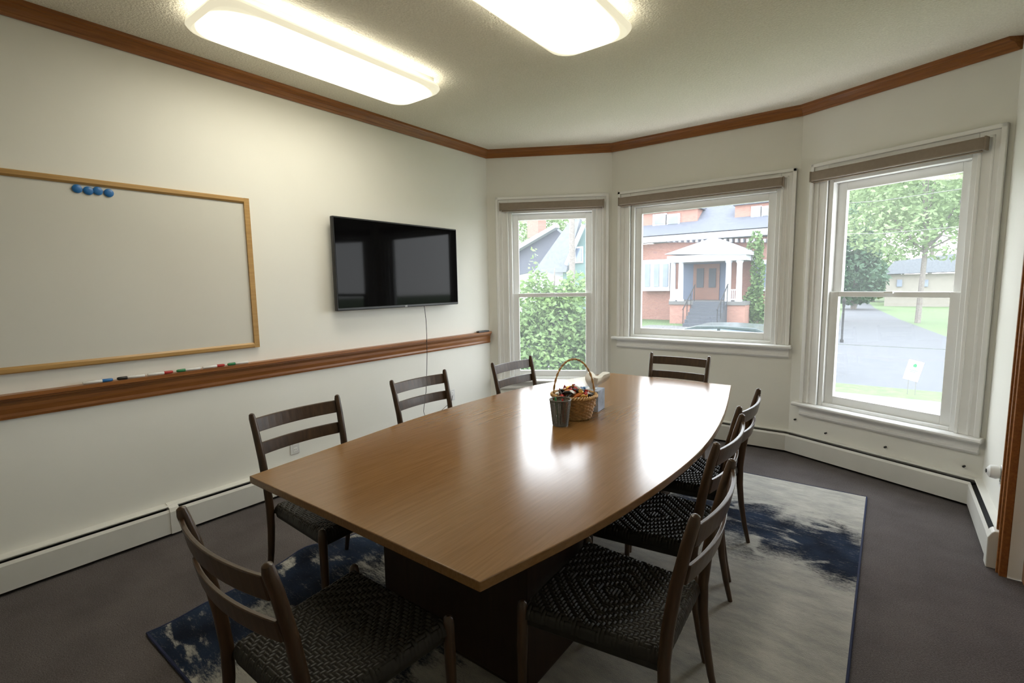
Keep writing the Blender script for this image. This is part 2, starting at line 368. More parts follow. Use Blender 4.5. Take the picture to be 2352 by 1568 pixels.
# door on the right wall
d = bpy.data.objects.new('door_1', None); C.objects.link(d); d.location = WD[0]; d.rotation_euler = (0, 0, WD[1]); struct(d)
m = MB()
for p in (.82, 1.87): m.box(p, p+.15, -.03, 0, 0, 2.25); m.box(p+.03, p+.045, -.038, 0, 0, 2.25); m.box(p+.105, p+.12, -.038, 0, 0, 2.25)
m.box(.97, 1.87, -.03, 0, 2.1, 2.25); dc = m.build('door_casing', 'oakred', d, bevel=.003)
m = MB(); m.box(.975, 1.865, .05, .09, .005, 2.095)
for z in (.15, 1.1):
    for x in (1.06, 1.47): m.box(x, x+.31, .04, .05, z, z+.8)
m.build('door_leaf', 'oakred', d, bevel=.004)
MB().lathe([(.004, 0), (.025, .005), (.028, .03), (.015, .045)], 0, 0, 16).build('door_knob', 'brass', d, loc=(1.80, .04, 1.0), rot=(PI/2, 0, 0), smooth=True)

# ------------------------------------------------------------------ ceiling lights
def clight(x0, x1, y0, y1, label):
    cx, cy = (x0+x1)/2, (y0+y1)/2
    t = thing('ceiling_light', label, 'ceiling light', (cx, cy, CEIL), 0, 'fluorescent ceiling lights')
    hx, hy = (x1-x0)/2, (y1-y0)/2
    MB().box(-hx+.06, hx-.06, -hy+.06, hy-.06, -.03, 0).build('housing', 'white', t)
    mb = MB(); mb.cur = 1
    R = lambda ins, z, r=.11: rrect(-hx+ins, hx-ins, -hy+ins, hy-ins, r, z)
    mb.loft([R(.016, -.045), R(.002, -.060), R(.0, -.070), R(.008, -.084), R(.020, -.092)], False)
    mb.cur = 0; mb.loft([R(.020, -.092), R(.045, -.099), R(.09, -.104, .08), R(.14, -.107, .05)], False); mb.add(R(.14, -.107, .05), [list(range(28))])
    mb.build('diffuser', ['lens', 'lensedge'], t, smooth=True)
clight(-2.98, -2.50, 1.13, 2.59, 'lit fluorescent ceiling light nearer the whiteboard wall')
clight(-1.64, -1.15, 1.20, 2.68, 'lit fluorescent ceiling light above the right side of the table')

# ------------------------------------------------------------------ left wall things (local x = Y+1.3)
LW = WL
t = thing('whiteboard', 'large dry-erase whiteboard in a light oak frame', 'whiteboard', LW[0], LW[1])
MB().box(1.0, 2.93, -.012, -.002, 1.13, 2.075).build('writing_surface', 'board', t)
fr = [(-.001, 0), (-.022, 0), (-.026, .006), (-.026, .024), (-.018, .034), (-.001, .034)]
m = MB(); m.prof([(y, 1.10+z) for y, z in fr], .97, 2.957); m.prof([(y, 2.105-z) for y, z in fr], .97, 2.957)
m.box(.97, 1.004, -.026, -.001, 1.10, 2.105); m.box(2.923, 2.957, -.0262, -.001, 1.10, 2.105)
m.build('frame', 'oak', t)
mag = MB().lathe([(.019, 0), (.022, .003), (.022, .007), (.016, .011), (.006, .012)], 0, 0, 20)
pos = ['leftmost', 'second from left', 'third from left', 'rightmost']
for i, y in enumerate((.765, .811, .852, .900)):
    o = mag.build('magnet', 'blue', None, (-3.49+.012, y, 2.046-.004*(i % 2)), rot=(0, PI/2, 0), smooth=True)
    tag(o, '%s of four round blue magnets on the whiteboard' % pos[i], 'magnet', 'blue magnets on the whiteboard')

t = thing('television', 'black flat screen television mounted on the left wall', 'television', LW[0], LW[1])
x0, x1, z0, z1 = 3.54, 4.90, 1.318, 2.046
MB().box(x0, x1, -.088, -.052, z0, z1).build('body', 'black', t, bevel=.006)
MB().box(x0+.012, x1-.012, -.091, -.0885, z0+.022, z1-.012).build('screen', 'screen', t)
MB().box(x0+.35, x1-.35, -.052, -.002, z0+.2, z1-.2).build('wall_mount', 'black', t)
tx = bpy.data.curves.new('logo_text', 'FONT'); tx.body = 'LG'; tx.size = .022; tx.align_x = 'CENTER'; tx.extrude = .0005
to = bpy.data.objects.new('tmp', tx); C.objects.link(to)
dg = bpy.context.evaluated_depsgraph_get(); me = bpy.data.meshes.new_from_object(to.evaluated_get(dg)); bpy.data.objects.remove(to)
me.materials.clear(); me.materials.append(MAT['white'])
lo = bpy.data.objects.new('logo', me); C.objects.link(lo); lo.parent = t; lo.location = ((x0+x1)/2+.01, -.0905, z0+.003); lo.rotation_euler = (PI/2, 0, 0)

path = [(-3.44, 3.18, 1.318), (-3.425, 3.18, 1.2), (-3.422, 3.182, 1.05), (-3.424, 3.182, .99), (-3.428, 3.182, .86), (-3.44, 3.182, .7), (-3.455, 3.175, .5), (-3.46, 3.14, .32), (-3.455, 3.16, .25), (-3.455, 3.35, .27), (-3.46, 3.52, .34), (-3.480, 3.56, .39)]
tag(MB().tube(path, .0027, 8).build('power_cable', 'black', smooth=True), 'thin black power cable hanging from the television over the wooden rail', 'cable')
def outlet(W, x, z, label):
    t = thing('wall_outlet', label, 'outlet', W[0], W[1])
    MB().box(x-.036, x+.036, -.006, -.0005, z-.058, z+.058).build('cover_plate', 'white', t, bevel=.002)
    for dz in (-.024, .024):
        s = MB().box(x-.016, x+.016, -.0085, -.006, z+dz-.014, z+dz+.014).build('socket', 'trimw', t, bevel=.002)
        m = MB(); m.box(x-.007, x-.005, -.009, -.0085, z+dz-.006, z+dz+.005); m.box(x+.005, x+.007, -.009, -.0085, z+dz-.005, z+dz+.004); m.build('slot', 'slot', s)
outlet(LW, 4.86, .395, 'white wall outlet low on the left wall below the television')
outlet(LW, 3.17, .325, 'white wall outlet low on the wall behind the nearest left-hand chair')
outlet(WD, .62, .41, 'white wall outlet beside the wooden door casing')
t = thing('air_freshener', 'round white plug-in device on the outlet beside the door casing', 'plug-in device', (.5435, 3.70, .43), 0)
MB().lathe([(.012, 0), (.032, .004), (.038, .02), (.034, .045), (.018, .056)], 0, 0, 20).build('body', 'white', t, rot=(0, -PI/2, 0), smooth=True)
MB().lathe([(.010, .056), (.012, .060), (.004, .062)], 0, 0, 16).build('button', 'black', t, rot=(0, -PI/2, 0), smooth=True)

clip = MB().lathe([(.007, 0), (.007, .006), (.005, .010), (.005, .014), (.008, .017), (.006, .022)], 0, 0, 12)
for i, (s, z) in enumerate(((.06, .30), (.32, .245), (.75, .25), (1.21, .25))):
    o = clip.build('wall_peg', 'black', None, smooth=True)
    p = Vector(WC[0])+Matrix.Rotation(WC[1], 3, 'Z') @ Vector((s, -.0, z)); o.location = p; o.rotation_euler = (PI/2, 0, WC[1])
    tag(o, ['leftmost', 'second from left', 'third from left', 'rightmost'][i]+' of four small black pegs under the right bay window', 'peg', 'black pegs above the heater')

# markers on the rail
def marker(y, cap, flip, label, body='white'):
    t = thing('marker', label, 'marker', (-3.445, y+.065, 1.0095), PI/2+rad(random.uniform(-3, 3))+(PI if flip else 0), 'dry-erase markers on the wooden rail')
    r = .0085
    MB().tube([(-.065, 0, 0), (-.063, 0, 0), (.018, 0, 0), (.02, 0, 0)], [.007, r, r, .007], 12).build('barrel', body, t, smooth=True)
    MB().tube([(.018, 0, 0), (.02, 0, 0), (.058, 0, 0), (.065, 0, 0)], [r, .0095, .0088, .006], 12).build('cap', cap, t, smooth=True)
marker(.69, 'blue', False, 'white marker with a blue cap, farthest left on the wooden rail')
marker(.84, 'black', True, 'white marker with a black cap, second from left on the rail')
marker(.985, 'red', False, 'white marker with a red cap, third from left on the rail')
marker(1.135, 'green', True, 'white marker with a green cap, fourth from left on the rail')
marker(1.28, 'red', False, 'white marker with a red cap, fifth from left on the rail')
marker(1.43, 'green', True, 'white marker with a green cap, farthest right on the rail')
t = thing('remote_control', 'black remote control lying at the far end of the wooden rail', 'remote control', (-3.452, 4.02, 1.0), PI/2)
MB().box(-.085, .085, -.02, .02, 0, .016).build('body', 'black', t, bevel=.004)
m = MB()
for i in range(7):
    for j in range(3): m.box(-.07+i*.02, -.06+i*.02, -.013+j*.01, -.007+j*.01, .0155, .018)
m.build('buttons', 'greymetal', t)

# ------------------------------------------------------------------ rug
def rugz(x, y):
    d1 = math.exp(-((y-1.40)/.10)**2)*max(0, 1-(x+2.52)/.35)
    d2 = math.exp(-((y-.85)/.12)**2)*max(0, 1-(x+2.52)/.45)
    return .030*max(0, min(1, d1))+.018*max(0, min(1, d2))
RX0, RX1, RY0, RY1 = -2.53, -.045, .62, 4.06
nx, ny = 60, 84; vs = []; fs = []
def ex(x, y): return x-(.035*math.sin(y*6) if x < -2.4 else 0)*(1-(x-RX0)/.13 if x < -2.4 else 0)
for lay in (0, 1):
    for i in range(nx+1):
        for j in range(ny+1):
            x = RX0+(RX1-RX0)*i/nx; y = RY0+(RY1-RY0)*j/ny
            vs.append((ex(x, y), y, (.011 if lay else .001)+rugz(x, y)))
n0 = (nx+1)*(ny+1); I = lambda l, i, j: l*n0+i*(ny+1)+j
for i in range(nx):
    for j in range(ny):
        fs.append((I(1, i, j), I(1, i+1, j), I(1, i+1, j+1), I(1, i, j+1))); fs.append((I(0, i, j), I(0, i, j+1), I(0, i+1, j+1), I(0, i+1, j)))
for i in range(nx): fs.append((I(0, i, 0), I(0, i+1, 0), I(1, i+1, 0), I(1, i, 0))); fs.append((I(0, i, ny), I(1, i, ny), I(1, i+1, ny), I(0, i+1, ny)))
for j in range(ny): fs.append((I(0, 0, j), I(1, 0, j), I(1, 0, j+1), I(0, 0, j+1))); fs.append((I(0, nx, j), I(0, nx, j+1), I(1, nx, j+1), I(1, nx, j)))
t = thing('area_rug', 'navy, grey and cream abstract area rug under the conference table', 'rug')
mb = MB(); mb.add(vs, fs); mb.build('pile', 'rug', t)
edge = [(RX0+(RX1-RX0)*i/60, RY0) for i in range(60)]+[(RX1, RY0+(RY1-RY0)*i/84) for i in range(84)]+[(RX1-(RX1-RX0)*i/60, RY1) for i in range(60)]+[(RX0, RY1-(RY1-RY0)*i/84) for i in range(84)]
MB().tube([(ex(x, y), y, .007+rugz(x, y)) for x, y in edge], .0065, 6, True).build('binding', 'navy', t, smooth=True)

# ------------------------------------------------------------------ table
def catmull(pts, n=8):
    out = []
    for i in range(len(pts)-1):
        p0 = pts[max(i-1, 0)]; p1 = pts[i]; p2 = pts[i+1]; p3 = pts[min(i+2, len(pts)-1)]
        for k in range(n):
            t = k/n
            out.append(tuple(.5*((2*p1[j])+(-p0[j]+p2[j])*t+(2*p0[j]-5*p1[j]+4*p2[j]-p3[j])*t*t+(-p0[j]+3*p1[j]-3*p2[j]+p3[j])*t**3) for j in range(2)))
    out.append(pts[-1]); return out
RIGHT = catmull([(-.79, .885), (-.69, 1.35), (-.637, 1.85), (-.64, 2.35), (-.715, 2.95), (-.875, 3.77)])
LEFT = catmull([(-1.845, 3.77), (-2.07, 3.05), (-2.125, 2.5), (-2.125, 1.9), (-2.075, 1.38), (-2.02, .885)])
t = thing('conference_table', 'large boat-shaped brown wood conference table', 'table', (-1.38, 2.33, .012))
off = lambda P, ins=0: [(x+1.38, y-2.33) for x, y in P]
o = MB().poly(off(RIGHT+LEFT), .708, .738).build('tabletop', 'table', t, bevel=.003)
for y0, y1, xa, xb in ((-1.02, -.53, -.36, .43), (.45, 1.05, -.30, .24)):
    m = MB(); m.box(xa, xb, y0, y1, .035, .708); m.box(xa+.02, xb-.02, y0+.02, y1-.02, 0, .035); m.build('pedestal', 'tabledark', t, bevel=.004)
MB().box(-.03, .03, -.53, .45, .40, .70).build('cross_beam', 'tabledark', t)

# ------------------------------------------------------------------ chairs
def seat_mesh():
    NI, NJ, S = 38, 36, 4; vs = []; fs = []
    def over(i, j):
        U = int(abs(i-NI/2+.5)); V = int(abs(j-NJ/2+.5)); return ((U+V) % 4) < 2
    nI, nJ = NI*S, NJ*S
    for a in range(nI+1):
        for b_ in range(nJ+1):
            i = min(a//S, NI-1); j = min(b_//S, NJ-1); p = (a-i*S)/S; q = (b_-j*S)/S
            if over(i, j):
                h = max(0, math.sin(PI*q))**.6
                if p < .5 and not over(i-1, j): h *= math.sin(PI*p)**.7 if p > 0 else 0
                if p > .5 and not over(i+1, j): h *= max(0, math.sin(PI*p))**.7
            else:
                h = max(0, math.sin(PI*p))**.6
                if q < .5 and over(i, j-1): h *= math.sin(PI*q)**.7 if q > 0 else 0
                if q > .5 and over(i, j+1): h *= max(0, math.sin(PI*q))**.7
            u = 2*a/nI-1; w = 2*b_/nJ-1
            hw = .232+.022*w
            x = u*hw; y = w*.23
            du = max(0, (abs(u)-.88)/.12); dw = max(0, (abs(w)-.88)/.12)
            z = .455-.014*(1-u*u)*(1-w*w)-.040*(1-math.sqrt(max(0, 1-du*du)))-.040*(1-math.sqrt(max(0, 1-dw*dw)))
            vs.append((x, y+.005, max(z, .405)+.0050*h))
    for a in range(nI):
        for b_ in range(nJ): fs.append((a*(nJ+1)+b_, (a+1)*(nJ+1)+b_, (a+1)*(nJ+1)+b_+1, a*(nJ+1)+b_+1))
    mb = MB(); mb.add(vs, fs); return mb
def make_chair(label):
    t = thing('dining_chair', label, 'chair', (0, 0, 0), 0, 'ladder-back chairs around the conference table')
    seat_mesh().build('seat', 'cord', t, smooth=True)
    m = MB(); m.loft([[(-.20, -.215, .385), (.20, -.215, .385), (.24, .225, .385), (-.24, .225, .385)], [(-.205, -.22, .418), (.205, -.22, .418), (.245, .228, .418), (-.245, .228, .418)]])
    m.build('seat_frame', 'cord', t, bevel=.006)
    for s in (-1, 1):     # rear leg running up into the back post
        pts = [(.228, -.285, 0), (.226, -.262, .10), (.224, -.242, .22), (.222, -.230, .34), (.222, -.228, .44), (.224, -.238, .55), (.228, -.258, .68), (.233, -.286, .81), (.236, -.303, .875), (.237, -.306, .893), (.237, -.307, .898)]
        rr = [.0105, .013, .0155, .0175, .0185, .0185, .0175, .0165, .0155, .012, .005]
        MB().tube([(s*x, y, z) for x, y, z in pts], rr, 14).build('leg', 'chair', t, smooth=True)
        pts = [(.248, .232, 0), (.246, .230, .15), (.244, .228, .32), (.243, .226, .44), (.243, .226, .462), (.243, .226, .470)]
        MB().tube([(s*x, y, z) for x, y, z in pts], [.011, .0145, .018, .0185, .015, .006], 14).build('leg', 'chair', t, smooth=True)
    for z0, z1 in ((.802, .868), (.690, .748)):
        rings = []
        for k in range(13):
            u = -1+2*k/12; zm = (z0+z1)/2
            yb = -.238-(zm-.55)/.32*.056-.010; y = yb-.030*(1-u*u); x = u*.228
            lean = (z1-z0)*.20
            rings.append([(x, y+.0065, z0), (x, y-.0065, z0), (x, y-.0065-lean, z1), (x, y+.0065-lean, z1)])
        MB().loft(rings).build('back_slat', 'chair', t, smooth=False, bevel=.003)
    return t
CH = [(-1.28, .785, 0, 'brown ladder-back chair with woven black seat at the near end of the table'),
      (-2.10, 1.33, -88, 'brown ladder-back chair on the whiteboard side, nearest the camera'),
      (-2.19, 2.24, -90, 'brown ladder-back chair on the wall side below the television'),
      (-2.075, 3.11, -93, 'brown ladder-back chair in front of the narrow left bay window'),
      (-1.35, 3.745, 180, 'brown ladder-back chair at the far end of the table under the middle window'),
      (-.68, 1.46, 93, 'brown ladder-back chair on the right side, nearest the camera, woven seat fully shown'),
      (-.79, 2.09, 92, 'brown ladder-back chair on the right side, middle of three'),
      (-.845, 2.71, 91, 'brown ladder-back chair on the right side, farthest from the camera by the blue rug stroke')]
c0 = make_chair(CH[0][3])
for i, (x, y, r, lab) in enumerate(CH):
    if i == 0: c0.location = (x, y, .012); c0.rotation_euler = (0, 0, rad(r))
    else: dup(c0, (x, y, .012), rad(r), lab)

# ------------------------------------------------------------------ things on the table
ZT = .7505
BX, BY = -1.386, 2.39
t = thing('wicker_basket', 'round wicker basket with a tall hoop handle, full of sweets', 'basket', (BX, BY, ZT))
def brad(z): return .088+.030*(z/.125)
m = MB()
for k in range(13):
    z = .008+k*.0092; pts = []
    for i in range(96):
        a = 2*PI*i/96; r = brad(z)+.0035*math.cos(a*16+PI*(k % 2)); pts.append((r*math.cos(a)*1.06, r*math.sin(a)*.95, z))
    m.tube(pts, .0047, 6, True)
m.build('weave', 'wicker', t, smooth=True)
m = MB()
for i in range(32):
    a = 2*PI*i/32; m.tube([(brad(z)*math.cos(a)*1.06, brad(z)*math.sin(a)*.95, z) for z in (0, .06, .125)], .003, 6)
m.build('stakes', 'wicker', t, smooth=True)
m = MB(); m.lathe([(.02, 0), (.089, 0), (.091, .006), (.02, .006)], 0, 0, 32); m.build('base', 'wicker', t)
m = MB()
for ph in (0, PI):
    m.tube([((.120+.006*math.cos(24*a+ph))*math.cos(a)*1.06, (.120+.006*math.cos(24*a+ph))*math.sin(a)*.95, .128+.006*math.sin(24*a+ph)) for a in [2*PI*i/200 for i in range(200)]], .0055, 6, True)
m.build('rim', 'wicker', t, smooth=True)
m = MB(); ha = rad(37)
for ph in (0, PI):
    pts = []
    for i in range(70):
        s = i/69; a = PI*s; r = .118
        hx = r*math.cos(a); hz = .06+ .270*math.sin(a)**.8 if 0 < s < 1 else .06
        q = s*60+ph; ox = .0032*math.cos(q); oy = .0032*math.sin(q)
        x = hx+ox*math.cos(a); y = oy; z = hz+ox*math.sin(a)
        pts.append((x*math.cos(ha)-y*math.sin(ha), x*math.sin(ha)+y*math.cos(ha), z))
    m.tube(pts, .0034, 6)
m.build('handle', 'wicker', t, smooth=True)
def candy_mb(kind):
    m = MB()
    if kind == 0:
        m.tube([(-.030, 0, 0), (-.019, 0, 0), (-.016, 0, 0), (-.008, 0, 0), (.008, 0, 0), (.016, 0, 0), (.019, 0, 0), (.030, 0, 0)], [.012, .003, .007, .0115, .0115, .007, .003, .012], 8)
    else:
        m.loft([[(x, y*w, z*h) for y, z in ((-.016, 0), (-.012, .008), (.012, .008), (.016, 0), (.012, -.008), (-.012, -.008))] for x, w, h in ((-.030, 1, .1), (-.024, .9, .4), (-.016, 1, 1), (.016, 1, 1), (.024, .9, .4), (.030, 1, .1))])
    return m
kinds = [('red', 'red-wrapped'), ('black', 'black-wrapped'), ('gold', 'gold foil-wrapped'), ('white', 'white-wrapped'), ('blue', 'blue-wrapped'), ('orange', 'orange-wrapped')]
protos = {}
seq = [0, 1, 0, 3, 2, 1, 0, 5, 1, 0, 3, 4, 1, 2, 0, 1, 3, 0, 5, 2, 1, 0, 4, 1, 0, 3, 2, 1, 0, 1]
for n, kx in enumerate(seq):
    mt, nm = kinds[kx]
    r = .084*math.sqrt((n+.5)/len(seq)); a = n*2.4; z = .124+.040*(1-(r/.084)**2)+random.uniform(-.003, .006)
    if kx in protos: o = protos[kx].copy(); C.objects.link(o)
    else: o = candy_mb(kx % 2).build('candy', mt, None, smooth=True); protos[kx] = o
    o.location = (BX+r*math.cos(a), BY+r*math.sin(a), ZT+z); o.rotation_euler = (random.uniform(-.6, .6), random.uniform(-.6, .6), random.uniform(0, 6))
    tag(o, nm+' candy piled in the wicker basket', 'candy', nm+' candies in the basket')
# pencil cup
CUX, CUY = -1.362, 2.205
t = thing('pencil_cup', 'grey mesh pencil cup in front of the wicker basket', 'cup', (CUX, CUY, ZT))
n = 40; rings = []
cr = lambda z: .040+.016*z/.14
m = MB(); m.loft([[(cr(z)*math.cos(2*PI*i/n), cr(z)*math.sin(2*PI*i/n), z) for i in range(n)] for z in [.004+.136*k/24 for k in range(25)]], False)
o = m.build('mesh_wall', 'greymetal', t); wf = o.modifiers.new('wire', 'WIREFRAME'); wf.thickness = .0034
m = MB(); m.tube([(cr(.14)*math.cos(a), cr(.14)*math.sin(a), .14) for a in [2*PI*i/40 for i in range(40)]], .0035, 8, True); m.build('rim', 'greymetal', t, smooth=True)
MB().lathe([(.005, 0), (.041, 0), (.041, .006), (.005, .006)], 0, 0, 32).build('base', 'greymetal', t)
for i, (mt, a, lab) in enumerate((('orange', .3, 'orange felt pen standing in the mesh cup'), ('red', 1.5, 'red felt pen standing in the mesh cup'), ('green', 2.6, 'green felt pen standing in the mesh cup'), ('white', 3.9, 'white pen standing in the mesh cup'), ('black', 5.2, 'black pen standing in the mesh cup'))):
    p = thing('pen', lab, 'pen', (CUX, CUY, ZT), 0, 'pens in the mesh cup')
    b0 = Vector((.022*math.cos(a), .022*math.sin(a), .010)); b1 = Vector((.038*math.cos(a+.3), .038*math.sin(a+.3), .128+.008*(i % 3)))
    MB().tube([b0, b0.lerp(b1, .7)], .0045, 10).build('barrel', mt, p, smooth=True)
    MB().tube([b0.lerp(b1, .7), b0.lerp(b1, .97), b1], [.0052, .005, .002], 10).build('cap', mt, p, smooth=True)
# tissue box
t = thing('tissue_box', 'pale blue cube tissue box with a white tissue standing out', 'tissue box', (-1.385, 2.60, ZT), rad(8))
MB().box(-.06, .06, -.06, .06, 0, .125).build('carton', 'boxblue', t, bevel=.002)
MB().lathe([(.005, .1252), (.032, .1252), (.032, .127), (.005, .127)], 0, 0, 20).build('opening', 'white', t)
m = MB(); n = 36; rings = []
for k in range(9):
    s = k/8; ring = []
    for i in range(n):
        a = 2*PI*i/n; r = (.012+.050*math.sin(s*2.2)*1.0)*(1+.35*s*math.sin(3*a+1)+.18*s*math.sin(7*a)); ring.append((r*math.cos(a)+.03*s, r*math.sin(a)*.6, .127+.085*s+.018*s*math.sin(2*a+.6)))
    rings.append(ring)
m.loft(rings, True); m.build('tissue', 'tissue', t, smooth=True)
tag(MB().tube([(-2.13, 1.26, .481), (-2.08, 1.23, .484), (-2.03, 1.235, .485), (-1.99, 1.27, .481)], [.004, .012, .014, .005], 10, flat=.5).build('folded_cloth', 'tissue', smooth=True), 'small cream scrap of cloth lying on the nearest wall-side chair seat', 'cloth')

# ------------------------------------------------------------------ outdoors
G = -.8
struct(MB().box(-60, 60, 5.6, 10.4, G-.1, G).build('ground_near_lawn', 'grass'))
struct(MB().box(-60, 60, 10.4, 11.9, G-.1, G+.02).build('sidewalk', 'concrete'))
struct(MB().box(-60, 60, 11.9, 13.0, G-.1, G+.01).build('grass_verge', 'grass'))
struct(MB().box(-60, 60, 13.0, 21.0, G-.2, G-.005).build('street', 'asphalt'))
struct(MB().box(-90, 90, 21.0, 140, G-.2, G).build('ground_far_lawn', 'grass'))
struct(MB().poly([(-1.5, 21.0), (3.2, 21.0), (2.3, 23), (1.9, 25.5), (.6, 35), (-.8, 48), (-2.0, 66), (-4.0, 66), (-3.0, 50), (-2.2, 35)], G, G+.006).build('driveway', 'asphalt'))
struct(MB().poly([(-10.5, 21.0), (-5.7, 21.0), (-5.9, 26), (-10.3, 26)], G, G+.01).build('front_walk', 'concrete'))

def leaves(mb, blobs, n, size, asp=.5):
    W_ = [b_[3]*b_[4]*b_[5] for b_ in blobs]
    for _ in range(n):
        cx, cy, cz, rx, ry, rz = random.choices(blobs, W_)[0]
        u = Vector((random.gauss(0, 1), random.gauss(0, 1), random.gauss(0, 1))).normalized()*(random.random()**.25)
        p = Vector((cx+u.x*rx, cy+u.y*ry, cz+u.z*rz))
        a = Vector((random.gauss(0, 1), random.gauss(0, 1), random.gauss(0, .6))).normalized()
        b_ = a.cross(Vector((random.gauss(0, 1), random.gauss(0, 1), random.gauss(0, 1)))).normalized()
        s = size*random.uniform(.6, 1.3)
        mb.add([p-a*s, p+b_*s*asp, p+a*s, p-b_*s*asp], [(0, 1, 2, 3)])
def tree(name, label, cat, base, blobs, n, size, leaf, tr=.15, top=None, group=None, limbs=True):
    t = thing(name, label, cat, base, 0, group); m = MB()
    leaves(m, blobs, n, size); m.build('foliage', leaf, t)
    m = MB(); H = top or max(b_[2] for b_ in blobs)
    m.tube([(0, 0, 0), (.05*H/5, 0, H*.4), (-.02*H, .02, H*.75), (0, 0, H)], [tr, tr*.8, tr*.5, tr*.15], 8)
    if limbs:
        for b_ in blobs: m.tube([(0, 0, H*.35), (b_[0]*.5, b_[1]*.5, (H*.35+b_[2])*.5+.05*H), (b_[0], b_[1], b_[2])], [tr*.45, tr*.3, tr*.1], 6)
    m.build('trunk', 'bark', t, smooth=True); return t
# shrub outside the left window
p = PX(1275, 700, 6.6)
tree('leafy_shrub', 'bright green leafy shrub filling the lower half of the narrow left window', 'shrub', (p.x, 6.6, G),
     [(-.1, 0, .9, .9, .6, .95), (-.45, 0, 1.85, .5, .5, .55), (.25, .1, 1.75, .6, .5, .6), (-.1, .1, 1.3, .9, .6, .7), (-.47, .1, 2.55, .10, .10, .38), (-.34, .1, 2.25, .25, .2, .3), (.34, 0, 2.2, .30, .25, .30), (.08, 0, 2.1, .28, .2, .22)], 15000, .046, 'leaf1', .05)

def bp(mb, x0, y0, x1, y1, Y, depth, zbot=None):
    xm, ym = (x0+x1)/2, (y0+y1)/2
    a = PX(x0, ym, Y).x; b_ = PX(x1, ym, Y).x; zt = PX(xm, y0, Y).z; zb = PX(xm, y1, Y).z if zbot is None else zbot
    mb.box(a, b_, Y, Y+depth, zb, zt); return mb
def pp(pts, Y): return [(PX(x, y, Y).x, PX(x, y, Y).z) for x, y in pts]
# brick house with white portico
RE = 1812
t = thing('brick_house', 'red brick house with a white columned portico seen through the middle window', 'house')
bp(MB(), 1430, 552, RE, 755, 30, 5, G).build('wall', 'brick', t)
m = MB(); bp(m, 1424, 534, RE+8, 548, 29.3, .7)
for k in range(30): bp(m, 1428+k*13, 548, 1434+k*13, 556, 29.5, .5)
m.build('cornice', 'housewhite', t)
e0, e1 = PX(1420, 534, 29.3), PX(RE+8, 534, 29.3); rz = PX(1640, 445, 33).z
zt = (e0.z+e1.z)/2
m = MB(); m.add([(e0.x, 29.2, zt), (e1.x, 29.2, zt), (e1.x-1, 33, rz), (e0.x+1, 33, rz), (e0.x, 36, zt), (e1.x, 36, zt)], [(0, 1, 2, 3), (3, 2, 5, 4), (0, 3, 4), (1, 5, 2), (0, 4, 5, 1)]); m.build('roof', 'shingle', t)
for x0, y0, x1, y1, w in ((1468, 484, 1602, 527, (1502, 1528, 1532, 1558)), (1688, 466, 1800, 508, (1728, 1746, 1750, 1766))):
    o = bp(MB(), x0, y0, x1, y1, 30.3, 3).build('dormer', 'brick', t)
    m = MB(); bp(m, x0-4, y0-6, x1+4, y0, 30.1, 3.2); m.build('dormer_roof', 'shingle', o)
    for i in (0, 2):
        f = bp(MB(), w[i]-3, y0+7, w[i+1]+3, y1-9, 30.2, .1).build('window', 'housewhite', o)
        bp(MB(), w[i]+2, y0+12, w[i+1]-2, y1-13, 30.16, .04).build('window', 'hglass', o)
for x0, x1 in ((1476, 1538), (1727, 1795)):
    o = bp(MB(), x0, 596, x1, 668, 29.4, .6).build('bay_window', 'housewhite', t)
    k = 3; w = (x1-x0)/k
    m = MB()
    for i in range(k): bp(m, x0+i*w+5, 606, x0+(i+1)*w-4, 658, 29.35, .05)
    m.build('pane', 'hglass', o)
m = MB(); m.polyY(pp([(1526, 584), (1638, 545), (1720, 576), (1720, 584)], 27.4), 27.4, 30); m.build('pediment', 'housewhite', t)
m = MB(); bp(m, 1532, 584, 1714, 600, 27.5, 2.5); m.build('entablature', 'housewhite', t)
zf = PX(1625, 692, 27.5).z
for x in (1546, 1564, 1673, 1698):
    c_ = PX(x, 640, 27.7); ze = PX(x, 600, 27.6).z+.05
    MB().lathe([(.19, zf), (.19, zf+.08), (.15, zf+.12), (.135, ze-.14), (.18, ze-.08), (.19, ze)], c_.x, c_.y, 14).build('column', 'housewhite', t, smooth=True)
bp(MB(), 1536, 692, 1712, 700, 27.4, 2.6).build('porch_floor', 'concrete', t)
bp(MB(), 1538, 700, 1710, 755, 27.5, 2.5, G).build('porch_base', 'brick', t)
bp(MB(), 1568, 598, 1672, 692, 29.93, .06).build('porch_wall', 'porchshade', t)  # thin panel over the brick, coloured as the shade behind the columns
o = bp(MB(), 1592, 606, 1652, 692, 29.85, .1).build('front_door', 'door', t)
m = MB(); bp(m, 1600, 616, 1616, 660, 29.8, .06); bp(m, 1628, 616, 1644, 660, 29.8, .06); m.build('door_glass', 'stair', o)
m = MB()
for (a0, a1) in ((1549, 1562), (1676, 1697)):
    bp(m, a0, 664, a1, 667, 27.6, .08); bp(m, a0, 686, a1, 689, 27.6, .08)
    for k in range(5): x = a0+(a1-a0)*(k+.5)/5; bp(m, x-1, 666, x+1, 688, 27.62, .05)
m.build('porch_railing', 'housewhite', t)
xa, xb = PX(1588, 720, 27).x, PX(1664, 720, 27).x; m = MB()
for k in range(7): m.box(xa, xb, 25.6+k*.27, 27.5, G+(zf-G)*k/7, G+(zf-G)*(k+1)/7)
m.build('steps', 'stair', t)
for x in (xa, xb):
    m = MB(); m.tube([(x, 25.6, G+.9), (x, 27.5, zf+.9)], .03, 6)
    for k in range(4): y = 25.65+k*.6; zz = G+(zf-G)*(y-25.6)/1.9; m.tube([(x, y, zz), (x, y, zz+.9)], .02, 6)
    m.build('handrail', 'slot', t)
vx = PX(1732, 650, 28.7).x
iv = thing('climbing_vine', 'green climbing vine on the brick house right of the portico', 'vine', (vx, 28.7, G))
